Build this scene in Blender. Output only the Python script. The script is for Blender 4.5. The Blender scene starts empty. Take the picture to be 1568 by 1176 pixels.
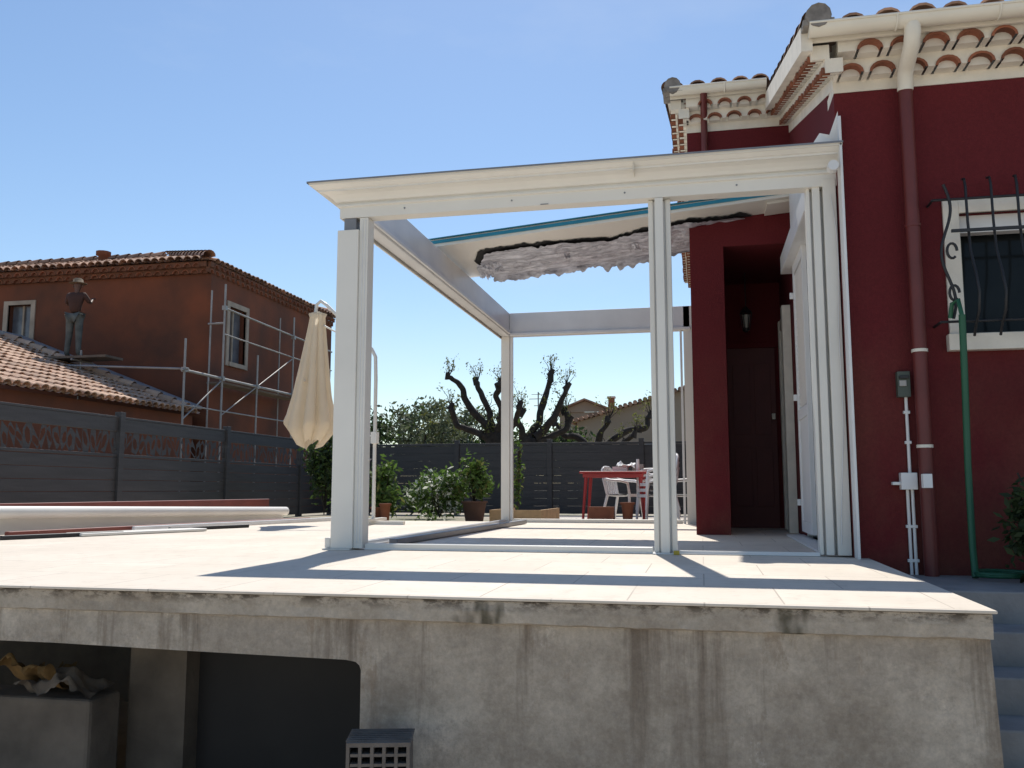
import bpy, bmesh, math, random
from mathutils import Vector, Matrix, noise
random.seed(7)
S = bpy.context.scene
COL = S.collection
# ------------------------------------------------------------------ materials
def nt_mat(name):
    m = bpy.data.materials.new(name); m.use_nodes = True
    nt = m.node_tree; nt.nodes.clear()
    out = nt.nodes.new('ShaderNodeOutputMaterial'); b = nt.nodes.new('ShaderNodeBsdfPrincipled')
    nt.links.new(b.outputs[0], out.inputs[0])
    return m, nt, b
def N(nt, t, **kw):
    n = nt.nodes.new(t)
    for k, v in kw.items():
        if k in n.inputs: n.inputs[k].default_value = v
        else: setattr(n, k, v)
    return n
def coords(nt, scale=(1,1,1)):
    tc = N(nt, 'ShaderNodeNewGeometry'); mp = N(nt, 'ShaderNodeMapping')
    mp.inputs['Scale'].default_value = scale
    nt.links.new(tc.outputs['Position'], mp.inputs['Vector'])
    return mp.outputs[0]
def mixc(nt, fac, a, b, mode='MIX'):
    n = nt.nodes.new('ShaderNodeMix'); n.data_type = 'RGBA'; n.blend_type = mode
    for i, v in ((0, fac), (6, a), (7, b)):
        if hasattr(v, 'type') and hasattr(v, 'links'): nt.links.new(v, n.inputs[i])
        elif i == 0: n.inputs[0].default_value = v
        else: n.inputs[i].default_value = (*v, 1) if len(v) == 3 else v
    return n.outputs[2]
def mathn(nt, op, a, b):
    n = nt.nodes.new('ShaderNodeMath'); n.operation = op; n.use_clamp = True
    for i, v in ((0, a), (1, b)):
        if hasattr(v, 'links'): nt.links.new(v, n.inputs[i])
        else: n.inputs[i].default_value = v
    return n.outputs[0]
def zramp(nt, z0, z1):
    g = N(nt, 'ShaderNodeNewGeometry'); s = N(nt, 'ShaderNodeSeparateXYZ'); nt.links.new(g.outputs['Position'], s.inputs[0])
    m = nt.nodes.new('ShaderNodeMapRange'); m.inputs[1].default_value = z0; m.inputs[2].default_value = z1
    nt.links.new(s.outputs[2], m.inputs[0]); return m.outputs[0]
def ramp(nt, src, p0, p1, c0=(0,0,0,1), c1=(1,1,1,1)):
    r = nt.nodes.new('ShaderNodeValToRGB')
    r.color_ramp.elements[0].position = p0; r.color_ramp.elements[0].color = c0
    r.color_ramp.elements[1].position = p1; r.color_ramp.elements[1].color = c1
    nt.links.new(src, r.inputs[0]); return r.outputs[0]
def noise_n(nt, vec, scale, detail=4, rough=.55):
    n = N(nt, 'ShaderNodeTexNoise', Scale=scale, Detail=detail, Roughness=rough)
    nt.links.new(vec, n.inputs['Vector']); return n.outputs['Fac']
def M(name, col, rough=.6, var=.2, scale=3., bump=.0, bscale=40., metal=0., island=0., col2=None, stretch=(1,1,1), trans=0, spec=None):
    m, nt, b = nt_mat(name)
    v = coords(nt, stretch)
    f = noise_n(nt, v, scale, 6)
    f = ramp(nt, f, .3, .7)
    c2 = col2 or tuple(c*(1-var) for c in col)
    c = mixc(nt, f, c2, col)
    if island:
        g = N(nt, 'ShaderNodeNewGeometry')
        r = ramp(nt, g.outputs['Random Per Island'], 0, 1, (1-island,)*3+(1,), (1+island*.6,)*3+(1,))
        c = mixc(nt, 1., c, r, 'MULTIPLY')
    nt.links.new(c, b.inputs['Base Color'])
    b.inputs['Roughness'].default_value = rough; b.inputs['Metallic'].default_value = metal
    if spec is not None: b.inputs['Specular IOR Level'].default_value = spec
    if bump:
        h = noise_n(nt, coords(nt), bscale, 5)
        bp = N(nt, 'ShaderNodeBump', Strength=bump, Distance=.01); nt.links.new(h, bp.inputs['Height'])
        nt.links.new(bp.outputs[0], b.inputs['Normal'])
    if trans:
        out = [n for n in nt.nodes if n.type == 'OUTPUT_MATERIAL'][0]
        t = nt.nodes.new('ShaderNodeBsdfTranslucent'); nt.links.new(c, t.inputs[0])
        ms = nt.nodes.new('ShaderNodeMixShader'); ms.inputs[0].default_value = trans
        nt.links.new(b.outputs[0], ms.inputs[1]); nt.links.new(t.outputs[0], ms.inputs[2]); nt.links.new(ms.outputs[0], out.inputs[0])
    return m

m_white = M('white_powder_coat', (.80,.775,.71), .38, .10, 1.5)
m_white2 = M('white_aluminium', (.77,.77,.76), .35, .12, 3)
m_cream = M('cream_gutter', (.80,.75,.64), .4, .10, 3)
m_grey = M('grey_metal', (.25,.25,.26), .4, .2, 6, metal=.3)
# painted facade: sun-faded and dusty towards the bottom
m_red, nt, b = nt_mat('red_facade')
v = coords(nt)
c = mixc(nt, ramp(nt, noise_n(nt, v, .9, 8, .6), .3, .7), (.112,.015,.018), (.142,.018,.022))
dust = mathn(nt, 'MULTIPLY', zramp(nt, 2.1, -.2), ramp(nt, noise_n(nt, coords(nt, (1,1,.6)), 1.6, 8, .65), .36, .70))
c = mixc(nt, dust, c, (.165,.062,.042))
c = mixc(nt, 1., c, ramp(nt, noise_n(nt, v, 55, 4, .7), .3, .7, (.84,.84,.84,1), (1.1,1.1,1.1,1)), 'MULTIPLY')
nt.links.new(c, b.inputs['Base Color']); b.inputs['Roughness'].default_value = .88; b.inputs['Specular IOR Level'].default_value = .25
bp = N(nt, 'ShaderNodeBump', Strength=.6, Distance=.008); nt.links.new(noise_n(nt, v, 110, 5, .6), bp.inputs['Height']); nt.links.new(bp.outputs[0], b.inputs['Normal'])
m_redpipe = M('red_pipe', (.145,.027,.024), .5, .25, 4)
m_mortar = M('white_render', (.84,.78,.67), .85, .18, 6, bump=.3, bscale=60)
m_terra = M('terracotta', (.32,.115,.062), .85, .35, 5, island=.35, bump=.3)
m_tile = M('canal_tile', (.50,.29,.19), .85, .45, 2.5, island=.45, bump=.4, col2=(.20,.12,.085))
m_tile2 = M('old_canal_tile', (.66,.45,.31), .85, .4, 2., island=.35, bump=.4, col2=(.40,.24,.16))
m_stone = M('grey_stone', (.30,.27,.24), .9, .5, 14, bump=.5)
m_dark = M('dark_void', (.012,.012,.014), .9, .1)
m_black = M('black_iron', (.02,.02,.022), .5, .2, 10)
m_fence = M('anthracite_fence', (.062,.061,.062), .6, .3, 2, bump=.2, bscale=25, stretch=(1,1,12))
m_orange = M('ochre_render', (.215,.064,.028), .9, .3, .9, bump=.5, bscale=30, col2=(.095,.04,.024))
m_glass, nt, b = nt_mat('window_glass')
f = noise_n(nt, coords(nt), 1.5); nt.links.new(ramp(nt, f, .3, .7, (.006,.008,.009,1), (.018,.022,.025,1)), b.inputs['Base Color'])
b.inputs['Roughness'].default_value = .08; b.inputs['Specular IOR Level'].default_value = .12
m_steel = M('galvanised_steel', (.38,.36,.34), .5, .3, 5, metal=.3)
m_teal = M('teal_film', (.015,.24,.36), .4, .2, 5)
# aluminised foil: crinkled, silver
m_foil, nt, b = nt_mat('torn_foil')
v = coords(nt)
vo = N(nt, 'ShaderNodeTexVoronoi', Scale=13.); nt.links.new(coords(nt,(.55,1,1)), vo.inputs['Vector'])
h = mathn(nt, 'ADD', vo.outputs['Distance'], noise_n(nt, v, 22, 6, .7))
c = mixc(nt, ramp(nt, noise_n(nt, coords(nt,(1,3,3)), 5, 8, .7), .36, .62), (.30,.30,.34), (.74,.75,.82))
nt.links.new(c, b.inputs['Base Color']); b.inputs['Metallic'].default_value = .35; b.inputs['Roughness'].default_value = .33
bp = N(nt, 'ShaderNodeBump', Strength=1., Distance=.03); nt.links.new(h, bp.inputs['Height']); nt.links.new(bp.outputs[0], b.inputs['Normal'])
m_canvas = M('cream_canvas', (.86,.76,.60), .9, .08, 3, trans=.42)
m_plastic_w = M('white_plastic', (.80,.80,.79), .45, .05)
m_plastic_r = M('red_plastic', (.40,.03,.03), .45, .15)
m_hose = M('green_hose', (.015,.11,.055), .5, .15)
m_bark = M('dark_bark', (.060,.047,.038), .95, .6, 8, bump=1., bscale=20)
m_leafd = M('leaf_dark', (.05,.085,.025), .7, .4, 2, island=.5, trans=.35)
m_leaf = M('leaf_green', (.12,.21,.04), .6, .4, 4, island=.5, trans=.42)
m_olive = M('leaf_olive', (.15,.18,.10), .7, .4, .8, island=.5, trans=.35)
m_leafy = M('leaf_young', (.20,.21,.06), .7, .3, 4, island=.4, trans=.4)
m_flower = M('flower_white', (.82,.84,.74), .6, .1, trans=.4)
m_wood = M('pale_wood', (.5,.33,.17), .8, .3, 6)
m_skin = M('skin', (.11,.055,.04), .6, .1)
m_shirt = M('brown_shirt', (.065,.030,.022), .9, .2)
m_jeans = M('faded_jeans', (.13,.145,.135), .9, .5, 7)
m_hat = M('straw_hat', (.20,.15,.10), .9, .2)
m_beige = M('beige_render', (.36,.28,.21), .9, .2, .5)
m_brown_metal = M('red_brown_metal', (.22,.055,.04), .5, .2)
m_cloth = M('old_cloth', (.26,.15,.05), .95, .6, 9, bump=.5)
m_block = M('hollow_block', (.18,.155,.135), .95, .35, 12, bump=.9)
m_elec = M('electric_box', (.08,.10,.08), .6, .2)

# terrace tiles
m_terr, nt, b = nt_mat('terrace_tile')
v = coords(nt)
br = N(nt, 'ShaderNodeTexBrick', Scale=1.0); br.offset = 0.5
br.inputs['Brick Width'].default_value = .62; br.inputs['Row Height'].default_value = .62
br.inputs['Mortar Size'].default_value = .004; br.inputs['Mortar Smooth'].default_value = .2
br.inputs['Color1'].default_value = (.75,.67,.565,1); br.inputs['Color2'].default_value = (.67,.595,.50,1); br.inputs['Mortar'].default_value = (.40,.34,.28,1)
nt.links.new(v, br.inputs['Vector'])
f = ramp(nt, noise_n(nt, v, 1.1, 8, .65), .38, .72)
c = mixc(nt, f, br.outputs['Color'], (.60,.525,.43))
f2 = ramp(nt, noise_n(nt, v, 9, 6, .7), .52, .78)
c = mixc(nt, f2, c, (.53,.465,.38))
f3 = mathn(nt, 'MULTIPLY', ramp(nt, noise_n(nt, v, 34, 8, .8), .58, .70), .45)
nt.links.new(mixc(nt, f3, c, (.42,.36,.30)), b.inputs['Base Color'])
b.inputs['Roughness'].default_value = .7; b.inputs['Specular IOR Level'].default_value = .3

# stained concrete
m_conc, nt, b = nt_mat('stained_concrete')
v = coords(nt)
base = mixc(nt, ramp(nt, noise_n(nt, v, 1.3, 12, .70), .40, .60), (.40,.335,.265), (.72,.63,.52))
base = mixc(nt, ramp(nt, noise_n(nt, v, 4.2, 12, .80), .50, .60), base, (.48,.41,.335))
streak = ramp(nt, noise_n(nt, coords(nt, (5,5,.4)), 1.0, 7, .68), .51, .62)
streak = mathn(nt, 'MULTIPLY', streak, zramp(nt, -1.2, -.10))
base = mixc(nt, mathn(nt,'MULTIPLY',streak,.9), base, (.23,.18,.135))
st2 = mathn(nt, 'MULTIPLY', ramp(nt, noise_n(nt, coords(nt, (1.6,1.6,.6)), 1.0, 12, .78), .54, .60), .6)
base = mixc(nt, st2, base, (.33,.245,.17))
wsp = mathn(nt, 'MULTIPLY', ramp(nt, noise_n(nt, coords(nt, (2.6,2.6,1.8)), 1.0, 14, .82), .59, .64), .7)
base = mixc(nt, wsp, base, (.80,.73,.63))
fine = ramp(nt, noise_n(nt, v, 34, 10, .8), .3, .72, (.72,.72,.72,1), (1.15,1.15,1.15,1))
base = mixc(nt, 1., base, fine, 'MULTIPLY')
nt.links.new(base, b.inputs['Base Color']); b.inputs['Roughness'].default_value = .92; b.inputs['Specular IOR Level'].default_value = .2
bp = N(nt, 'ShaderNodeBump', Strength=.9, Distance=.025); nt.links.new(noise_n(nt, v, 9, 14, .78), bp.inputs['Height']); nt.links.new(bp.outputs[0], b.inputs['Normal'])
# slab edge: the same cement, dark lichen along the arris
m_conc_edge, nt, b = nt_mat('slab_edge_concrete')
v = coords(nt)
base = mixc(nt, ramp(nt, noise_n(nt, v, 3, 12, .7), .35, .65), (.40,.335,.265), (.64,.56,.46))
li = mathn(nt, 'MULTIPLY', ramp(nt, noise_n(nt, coords(nt,(1,1,2)), 9, 10, .75), .47, .56), zramp(nt, -.065, -.018))
base = mixc(nt, mathn(nt,'MULTIPLY',li,.88), base, (.08,.062,.045))
li = mathn(nt, 'MULTIPLY', ramp(nt, noise_n(nt, coords(nt,(1,1,.4)), 3.1, 4, .6), .62, .68), .8)
base = mixc(nt, li, base, (.06,.055,.03))
base = mixc(nt, 1., base, ramp(nt, noise_n(nt, v, 40, 10, .8), .3, .72, (.75,.75,.75,1), (1.12,1.12,1.12,1)), 'MULTIPLY')
nt.links.new(base, b.inputs['Base Color']); b.inputs['Roughness'].default_value = .95; b.inputs['Specular IOR Level'].default_value = .2
bp = N(nt, 'ShaderNodeBump', Strength=1., Distance=.015); nt.links.new(noise_n(nt, v, 25, 12, .75), bp.inputs['Height']); nt.links.new(bp.outputs[0], b.inputs['Normal'])
m_conc_dark = M('raw_concrete', (.22,.175,.135), .95, .5, 3, bump=.8, bscale=20)
m_step = M('step_concrete', (.30,.29,.28), .9, .3, 4, bump=.4)

# ground
m_ground, nt, b = nt_mat('dry_ground')
v = coords(nt)
c = mixc(nt, ramp(nt, noise_n(nt, v, .35, 8, .6), .4, .6), (.10,.12,.05), (.36,.31,.24))
c = mixc(nt, ramp(nt, noise_n(nt, v, 22, 6, .7), .45, .7), c, (.45,.41,.36))
nt.links.new(c, b.inputs['Base Color']); b.inputs['Roughness'].default_value = .95
m_bounce_yard = M('pale_bounce_yard', (.58,.50,.40), .95, .25, 3, bump=.5)  # unseen forecourt, coloured pale to bounce warm light onto the front wall
m_gravel = M('white_gravel', (.62,.58,.53), .95, .4, 30, bump=1., bscale=60)

# ------------------------------------------------------------------ mesh builder
class MB:
    def __init__(s): s.v=[]; s.f=[]; s.mi=[]; s.m=[]; s.sm=[]
    def mid(s, m):
        if m not in s.m: s.m.append(m)
        return s.m.index(m)
    def add(s, vs, fs, m, smooth=False):
        o=len(s.v); s.v += [tuple(x) for x in vs]; k=s.mid(m)
        for f in fs: s.f.append([o+i for i in f]); s.mi.append(k); s.sm.append(smooth)
    def box(s,x0,x1,y0,y1,z0,z1,m):
        if x0>x1:x0,x1=x1,x0
        if y0>y1:y0,y1=y1,y0
        if z0>z1:z0,z1=z1,z0
        s.add([(x0,y0,z0),(x1,y0,z0),(x1,y1,z0),(x0,y1,z0),(x0,y0,z1),(x1,y0,z1),(x1,y1,z1),(x0,y1,z1)],
              [(0,3,2,1),(4,5,6,7),(0,1,5,4),(1,2,6,5),(2,3,7,6),(3,0,4,7)],m)
    def obox(s,p0,p1,w,h,m,up=(0,0,1)):
        p0=Vector(p0);p1=Vector(p1);d=(p1-p0).normalized();u=Vector(up);r=d.cross(u)
        if r.length<1e-3:r=d.cross(Vector((1,0,0)))
        r.normalize();u=r.cross(d).normalized()
        vs=[p+r*a*w/2+u*b_*h/2 for p in(p0,p1) for a,b_ in((-1,-1),(1,-1),(1,1),(-1,1))]
        s.add(vs,[(0,3,2,1),(4,5,6,7),(0,1,5,4),(1,2,6,5),(2,3,7,6),(3,0,4,7)][::1],m)
    def path(s,pts,r,m,n=10,cap=True):
        pts=[Vector(p) for p in pts]; vs=[];fs=[]
        rr=r if isinstance(r,(list,tuple)) else [r]*len(pts)
        prev=None
        for i,p in enumerate(pts):
            d=(pts[min(i+1,len(pts)-1)]-pts[max(i-1,0)]).normalized()
            if prev is None:
                a=d.cross(Vector((0,0,1)))
                if a.length<.05:a=d.cross(Vector((1,0,0)))
            else: a=prev-d*prev.dot(d)
            a.normalize();prev=a;b_=d.cross(a)
            for k in range(n):
                t=2*math.pi*k/n;vs.append(p+(a*math.cos(t)+b_*math.sin(t))*rr[i])
        for i in range(len(pts)-1):
            for k in range(n):
                fs.append((i*n+k,i*n+(k+1)%n,(i+1)*n+(k+1)%n,(i+1)*n+k))
        s.add(vs,fs,m,True)
        if cap:
            s.add(vs[:n],[tuple(range(n))[::-1]],m); s.add(vs[-n:],[tuple(range(n))],m)
    def loft(s,rings,m,closed=False,smooth=False):
        n=len(rings[0]);vs=[p for r in rings for p in r];fs=[]
        for i in range(len(rings)-1):
            for k in range(n if closed else n-1):
                fs.append((i*n+k,i*n+(k+1)%n,(i+1)*n+(k+1)%n,(i+1)*n+k))
        s.add(vs,fs,m,smooth)
    def obj(s,name,parent=None,bevel=0,loc=None,rotz=0):
        me=bpy.data.meshes.new(name);me.from_pydata(s.v,[],s.f)
        for m in s.m:me.materials.append(m)
        for p,k,sm in zip(me.polygons,s.mi,s.sm):p.material_index=k;p.use_smooth=sm
        me.update()
        o=bpy.data.objects.new(name,me);COL.objects.link(o)
        if parent:o.parent=parent
        if loc:o.location=loc
        o.rotation_euler[2]=rotz
        if bevel:
            bv=o.modifiers.new('bevel','BEVEL');bv.width=bevel;bv.segments=2;bv.limit_method='ANGLE';bv.angle_limit=.6
        return o
def empty(name,loc=(0,0,0),rotz=0):
    e=bpy.data.objects.new(name,None);e.location=loc;e.rotation_euler[2]=rotz;e.empty_display_size=.2;COL.objects.link(e);return e
def noisy_grid(mb,p00,du,dv,nu,nv,amp,sc,m,seed=0,edge=0,nrm=Vector((0,0,1))):
    p00=Vector(p00);du=Vector(du);dv=Vector(dv);vs=[]
    for j in range(nv+1):
        for i in range(nu+1):
            u=i/nu;w=j/nv
            e=0
            if j==nv:e=edge*(noise.noise(Vector((u*9,seed,3)))+.2)
            if j==0:e=-edge*.6*(noise.noise(Vector((u*11,seed,7)))) 
            p=p00+du*u+dv*(w+e)
            p=p+nrm*amp*(noise.noise(p*sc+Vector((seed,0,0)))+.5*noise.noise(p*sc*2.7+Vector((seed,5,0))))
            vs.append(p)
    fs=[(j*(nu+1)+i,j*(nu+1)+i+1,(j+1)*(nu+1)+i+1,(j+1)*(nu+1)+i) for j in range(nv) for i in range(nu)]
    mb.add(vs,fs,m,False)
def tile_roof(mb,o,e,u,L,H,m,test=None,sp=.21,rl=.36,r=.095,under=True):
    o=Vector(o);e=Vector(e).normalized();u=Vector(u).normalized();n=e.cross(u).normalized()
    if n.z<0:n=-n
    nc=int(L/sp);nr=int(H/rl)+1
    for i in range(nc):
        for j in range(nr):
            s0=(i+.5)*sp;t0=j*rl
            if test and not test(s0,t0+rl*.5):continue
            js=random.uniform(-.012,.012);ja=random.uniform(-.01,.01)
            rings=[]
            for t,rad,lift in((t0-.03,r,.022+ja),(t0+rl,r*.82,.0)):
                ring=[]
                for k in range(8):
                    a=math.pi*k/7
                    ring.append(o+e*(s0+js+math.cos(a)*rad)+u*t+n*(lift+math.sin(a)*rad*.85))
                rings.append(ring)
            mb.loft(rings,m,smooth=True)
            ring2=[p-n*.016 for p in rings[0]]
            mb.add(rings[0]+ring2,[(k,k+1,8+k+1,8+k) for k in range(7)],m)
            rings=[]
            for t,rad,lift in((t0-.05,r*.8,.0),(t0+rl,r*.9,-.02)):
                rings.append([o+e*(s0+sp/2+math.cos(a)*rad)+u*t+n*(lift+.03-math.sin(a)*rad*.6) for a in [math.pi*k/5 for k in range(6)]])
            mb.loft(rings,m,smooth=True)
def hip_tiles(mb,p0,p1,m,r=.12):
    p0=Vector(p0);p1=Vector(p1);d=(p1-p0);n=int(d.length/.36);d.normalize()
    a=d.cross(Vector((0,0,1))).normalized();b_=a.cross(d)
    for i in range(n):
        rings=[]
        for t,rad,l in((i*.36-.03,r,.025),((i+1)*.36,r*.85,0)):
            rings.append([p0+d*t+a*math.cos(q)*rad+b_*(math.sin(q)*rad+l) for q in [math.pi*k/7 for k in range(8)]])
        mb.loft(rings,m,smooth=True)
def genoise(mb,o,e,out,L,courses,ch,dep,rise=0.,sp=.2,r=.078,fill=.045,ez=1.):
    """rows of half-round tile mouths stepping outwards; o=start on the wall, e=along, out=outwards"""
    o=Vector(o);e=Vector(e);out=Vector(out)
    up=Vector((0,0,1))
    def P(s,q,z):return o+e*s+out*q+up*(z+rise*s)
    n=int(round(L/sp));spc=L/n
    for c in range(courses):
        q0=c*dep;q1=q0+dep;zb=c*ch;zt=zb+ch
        K=8
        cen=[i*spc+spc/2 for i in range(n)] if c%2==0 else [i*spc for i in range(1,n)]
        ang=[math.pi-math.pi*k/K for k in range(K+1)]
        edges=[0]
        for s_c in cen:
            s0=s_c+random.uniform(-.006,.006);rr_=r*random.uniform(.94,1.04)
            hz=rr_*ez
            arch=[(s0+math.cos(a)*rr_,zb+math.sin(a)*hz) for a in ang]
            vs=[P(a[0],q1,a[1]) for a in arch]+[P(a[0],q1,zt) for a in arch]
            mb.add(vs,[(k,k+1,K+1+k+1,K+1+k) for k in range(K)],m_mortar)
            edges+= [s0-rr_,s0+rr_]
            ri=rr_-.017;j=random.uniform(.006,.02)
            A=lambda R,q:[P(s0+math.cos(a)*R,q,zb+math.sin(a)*(hz-(rr_-R))) for a in ang]
            mb.loft([A(rr_,q1+j),A(ri,q1+j)],m_terra)
            mb.loft([A(ri,q1+j),A(ri,q1-fill)],m_terra,smooth=True)
            mb.loft([A(rr_,q1+j),A(rr_,q1-.002)],m_terra)
            mb.add(A(ri,q1-fill)+[P(s0,q1-fill,zb)],[(k,k+1,K+1) for k in range(K)],m_mortar)
            mb.add([P(s0-ri,q1-fill,zb),P(s0+ri,q1-fill,zb),P(s0+ri,q0-.03,zb),P(s0-ri,q0-.03,zb)],[(0,1,2,3)],m_mortar)
        edges.append(L)
        for i in range(0,len(edges),2):
            sa,sb=edges[i],edges[i+1]
            mb.add([P(sa,q1,zb),P(sb,q1,zb),P(sb,q1,zt),P(sa,q1,zt)],[(0,1,2,3)],m_mortar)
            mb.add([P(sa,q0-.03,zb),P(sb,q0-.03,zb),P(sb,q1,zb),P(sa,q1,zb)],[(0,1,2,3)],m_mortar)
        mb.add([P(0,q0-.03,zb),P(0,q1,zb),P(0,q1,zt),P(0,q0-.03,zt)],[(0,1,2,3)],m_mortar)
        mb.add([P(L,q0-.03,zb),P(L,q1,zb),P(L,q1,zt),P(L,q0-.03,zt)],[(0,1,2,3)],m_mortar)
        mb.add([P(0,q0-.03,zt),P(L,q0-.03,zt),P(L,q1,zt),P(0,q1,zt)],[(0,1,2,3)],m_mortar)
def leaf_cloud(mb,c,rad,n,size,m,clumps=14,spread=.35,m2=None,f2=.1,shell=.55):
    c=Vector(c);cl=[]
    for i in range(clumps):
        d=Vector((random.gauss(0,1),random.gauss(0,1),random.gauss(0,1))).normalized()*random.uniform(shell,1)
        cl.append((Vector((d.x*rad[0],d.y*rad[1],d.z*rad[2])),random.uniform(.6,1.2)))
    for i in range(n):
        k,w=random.choice(cl)
        p=c+k+Vector((random.gauss(0,1)*rad[0],random.gauss(0,1)*rad[1],random.gauss(0,1)*rad[2]))*spread*w*.6
        a=Vector((random.gauss(0,1),random.gauss(0,1),random.gauss(0,1))).normalized()
        b_=a.cross(Vector((random.gauss(0,1),random.gauss(0,1),random.gauss(0,1)))).normalized()
        s=size*random.uniform(.5,1.3)
        mm=m2 if(m2 and random.random()<f2)else m
        mb.add([p-a*s,p+b_*s*.42,p+a*s,p-b_*s*.42],[(0,1,2,3)],mm)
def skin(name,verts,edges,radii,mat,parent=None,sub=1,root=0):
    me=bpy.data.meshes.new(name);me.from_pydata([tuple(v) for v in verts],edges,[]);me.materials.append(mat)
    o=bpy.data.objects.new(name,me);COL.objects.link(o)
    if parent:o.parent=parent
    md=o.modifiers.new('skin','SKIN');md.use_smooth_shade=True
    for i,r in enumerate(radii):me.skin_vertices[0].data[i].radius=(r,r)if not isinstance(r,tuple)else r
    me.skin_vertices[0].data[root].use_root=True
    if sub:
        sd=o.modifiers.new('sub','SUBSURF');sd.levels=sub;sd.render_levels=sub
    return o

# ------------------------------------------------------------------ ground
mb=MB()
mb.add([(-600,-600,-1.2),(600,-600,-1.2),(600,7,-1.2),(-600,7,-1.2)],[(0,1,2,3)],m_bounce_yard)
mb.add([(-600,6.6,-.07),(600,6.6,-.07),(600,900,-.07),(-600,900,-.07)],[(0,1,2,3)],m_ground)
mb.add([(-600,6.6,-1.2),(-8,6.6,-1.2),(-8,6.6,-.07),(-600,6.6,-.07)],[(0,1,2,3)],m_ground)
mb.add([(5,6.6,-1.2),(600,6.6,-1.2),(600,6.6,-.07),(5,6.6,-.07)],[(0,1,2,3)],m_ground)
mb.obj('ground')
mb=MB();mb.add([(-3.4,12.6,-.06),(1.,12.6,-.06),(1.,17.6,-.06),(-3.4,17.6,-.06)],[(0,1,2,3)],m_gravel);mb.obj('gravel_patch')

# ------------------------------------------------------------------ terrace
ter=empty('terrace')
mb=MB();mb.box(-8,1.07,3.685,12.4,-.012,0,m_terr);mb.obj('tiled_floor',ter,bevel=.003)
mb=MB();vs=[];n=260
for i in range(n+1):
    x=-8+9.055*i/n
    for k,(y,z) in enumerate(((3.72,-.014),(3.70,-.016),(3.697,-.06),(3.698,-.105),(3.726,-.114))):
        nz=noise.noise(Vector((x*5,k*2.3,0)));nz2=noise.noise(Vector((x*17,k*2.3,4)))
        low=1 if x>-1.2 else max(.0,1-(-1.2-x)*.8)
        vs.append((x,y-.007*nz-.004*nz2+(.012*(1-low) if k>1 else 0),z+(.006*nz+.005*nz2 if k>1 else 0)))
mb.add(vs,[(i*5+k,(i+1)*5+k,(i+1)*5+k+1,i*5+k+1) for i in range(n) for k in range(4)],m_conc_edge)
mb.box(-8,1.055,3.77,12.3,-.11,-.016,m_conc_edge);mb.obj('slab',ter)
pts=[(-1.46,-1.25),(-1.46,-.325),(-1.467,-.305),(-1.485,-.291),(-1.53,-.284),(-2.3,-.274),(-3,-.262),(-4.5,-.26),(-8,-.26),(-8,-.11),(1.05,-.11),(1.07,-.6),(1.085,-1.25)]
bm=bmesh.new();f=bm.faces.new([bm.verts.new((x,3.725,z)) for x,z in pts]);r=bmesh.ops.extrude_face_region(bm,geom=[f])
for e_ in r['geom']:
    if isinstance(e_,bmesh.types.BMVert):e_.co.y=3.93
bmesh.ops.triangulate(bm,faces=bm.faces[:]);bmesh.ops.recalc_face_normals(bm,faces=bm.faces)
me=bpy.data.meshes.new('front_wall');bm.to_mesh(me);me.materials.append(m_conc);o=bpy.data.objects.new('front_wall',me);COL.objects.link(o);o.parent=ter
mb=MB()
mb.box(.82,1.05,3.955,6.25,-1.2,-.115,m_conc)
mb.box(-8,.8,6.4,6.6,-1.2,-.115,m_conc_dark)
mb.box(-1.44,-1.2,3.96,6.38,-1.2,-.115,m_conc_dark)
mb.box(-3.08,-2.74,4.45,4.75,-1.2,-.115,m_conc_dark)
mb.obj('garage_walls',ter)
mb=MB();mb.box(-2.74,-1.45,4.58,4.63,-1.2,-.115,M('garage_door_paint',(.032,.027,.025),.7,.4,2))
mb.box(-2.74,-1.45,4.575,4.579,-.42,-.40,m_dark)
mb.obj('garage_door',ter)
mb=MB();mb.box(-7,-3.02,4.05,4.3,-1.2,-.60,m_conc_dark);mb.obj('low_wall',ter,bevel=.02)
mb=MB()
noisy_grid(mb,(-3.6,4.0,-.49),(.34,0,0),(0,.28,.02),40,26,.16,5,m_cloth,seed=3,edge=.2)
noisy_grid(mb,(-3.45,4.02,-.55),(.4,0,0),(0,.28,.02),40,26,.10,6,m_conc_dark,seed=9,edge=.2)
mb.obj('crumpled_cloth')
def hollow_block(name,x,y,z,rot):
    mb=MB();w,d,h,t=.25,.2,.2,.016
    mb.box(-w/2,w/2,-d/2,d/2,-h/2,-h/2+t,m_block);mb.box(-w/2,w/2,-d/2,d/2,h/2-t,h/2,m_block)
    for i in range(6):
        xx=-w/2+(w-t)*i/5;mb.box(xx,xx+t*.8,-d/2+.001,d/2-.001,-h/2+t,h/2-t,m_block)
    for j in(1,2,3,4):
        zz=-h/2+(h-t)*j/5;mb.box(-w/2+t,w/2-t,-d/2+.003,d/2-.003,zz,zz+t*.7,m_block)
    mb.box(-w/2+t,w/2-t,d/2-.02,d/2-.01,-h/2+t,h/2-t,m_block)
    for i in range(7):
        yy=-d/2+.02+i*.027;mb.box(-w/2-.004,w/2+.004,yy,yy+.012,h/2-.001,h/2+.004,m_block)
    mb.obj(name,loc=(x,y,z),rotz=rot)
hollow_block('hollow_block',-1.28,3.5,-.70+.07,.25)
hollow_block('hollow_block.001',-1.29,3.5,-.70-.138,-.08)
hollow_block('hollow_block.002',-1.28,3.5,-.70-.346,.03)
# ------------------------------------------------------------------ stairs
mb=MB()
zz=-.10;y0=5.35
mb.box(1.13,4,y0,6.29,-1.2,zz,m_step)
for i in range(6):
    zz-=.17;mb.box(1.13,4,y0-.30,y0-.001,-1.2,zz,m_step);y0-=.30
mb.obj('concrete_stairs',bevel=.01)

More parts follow.
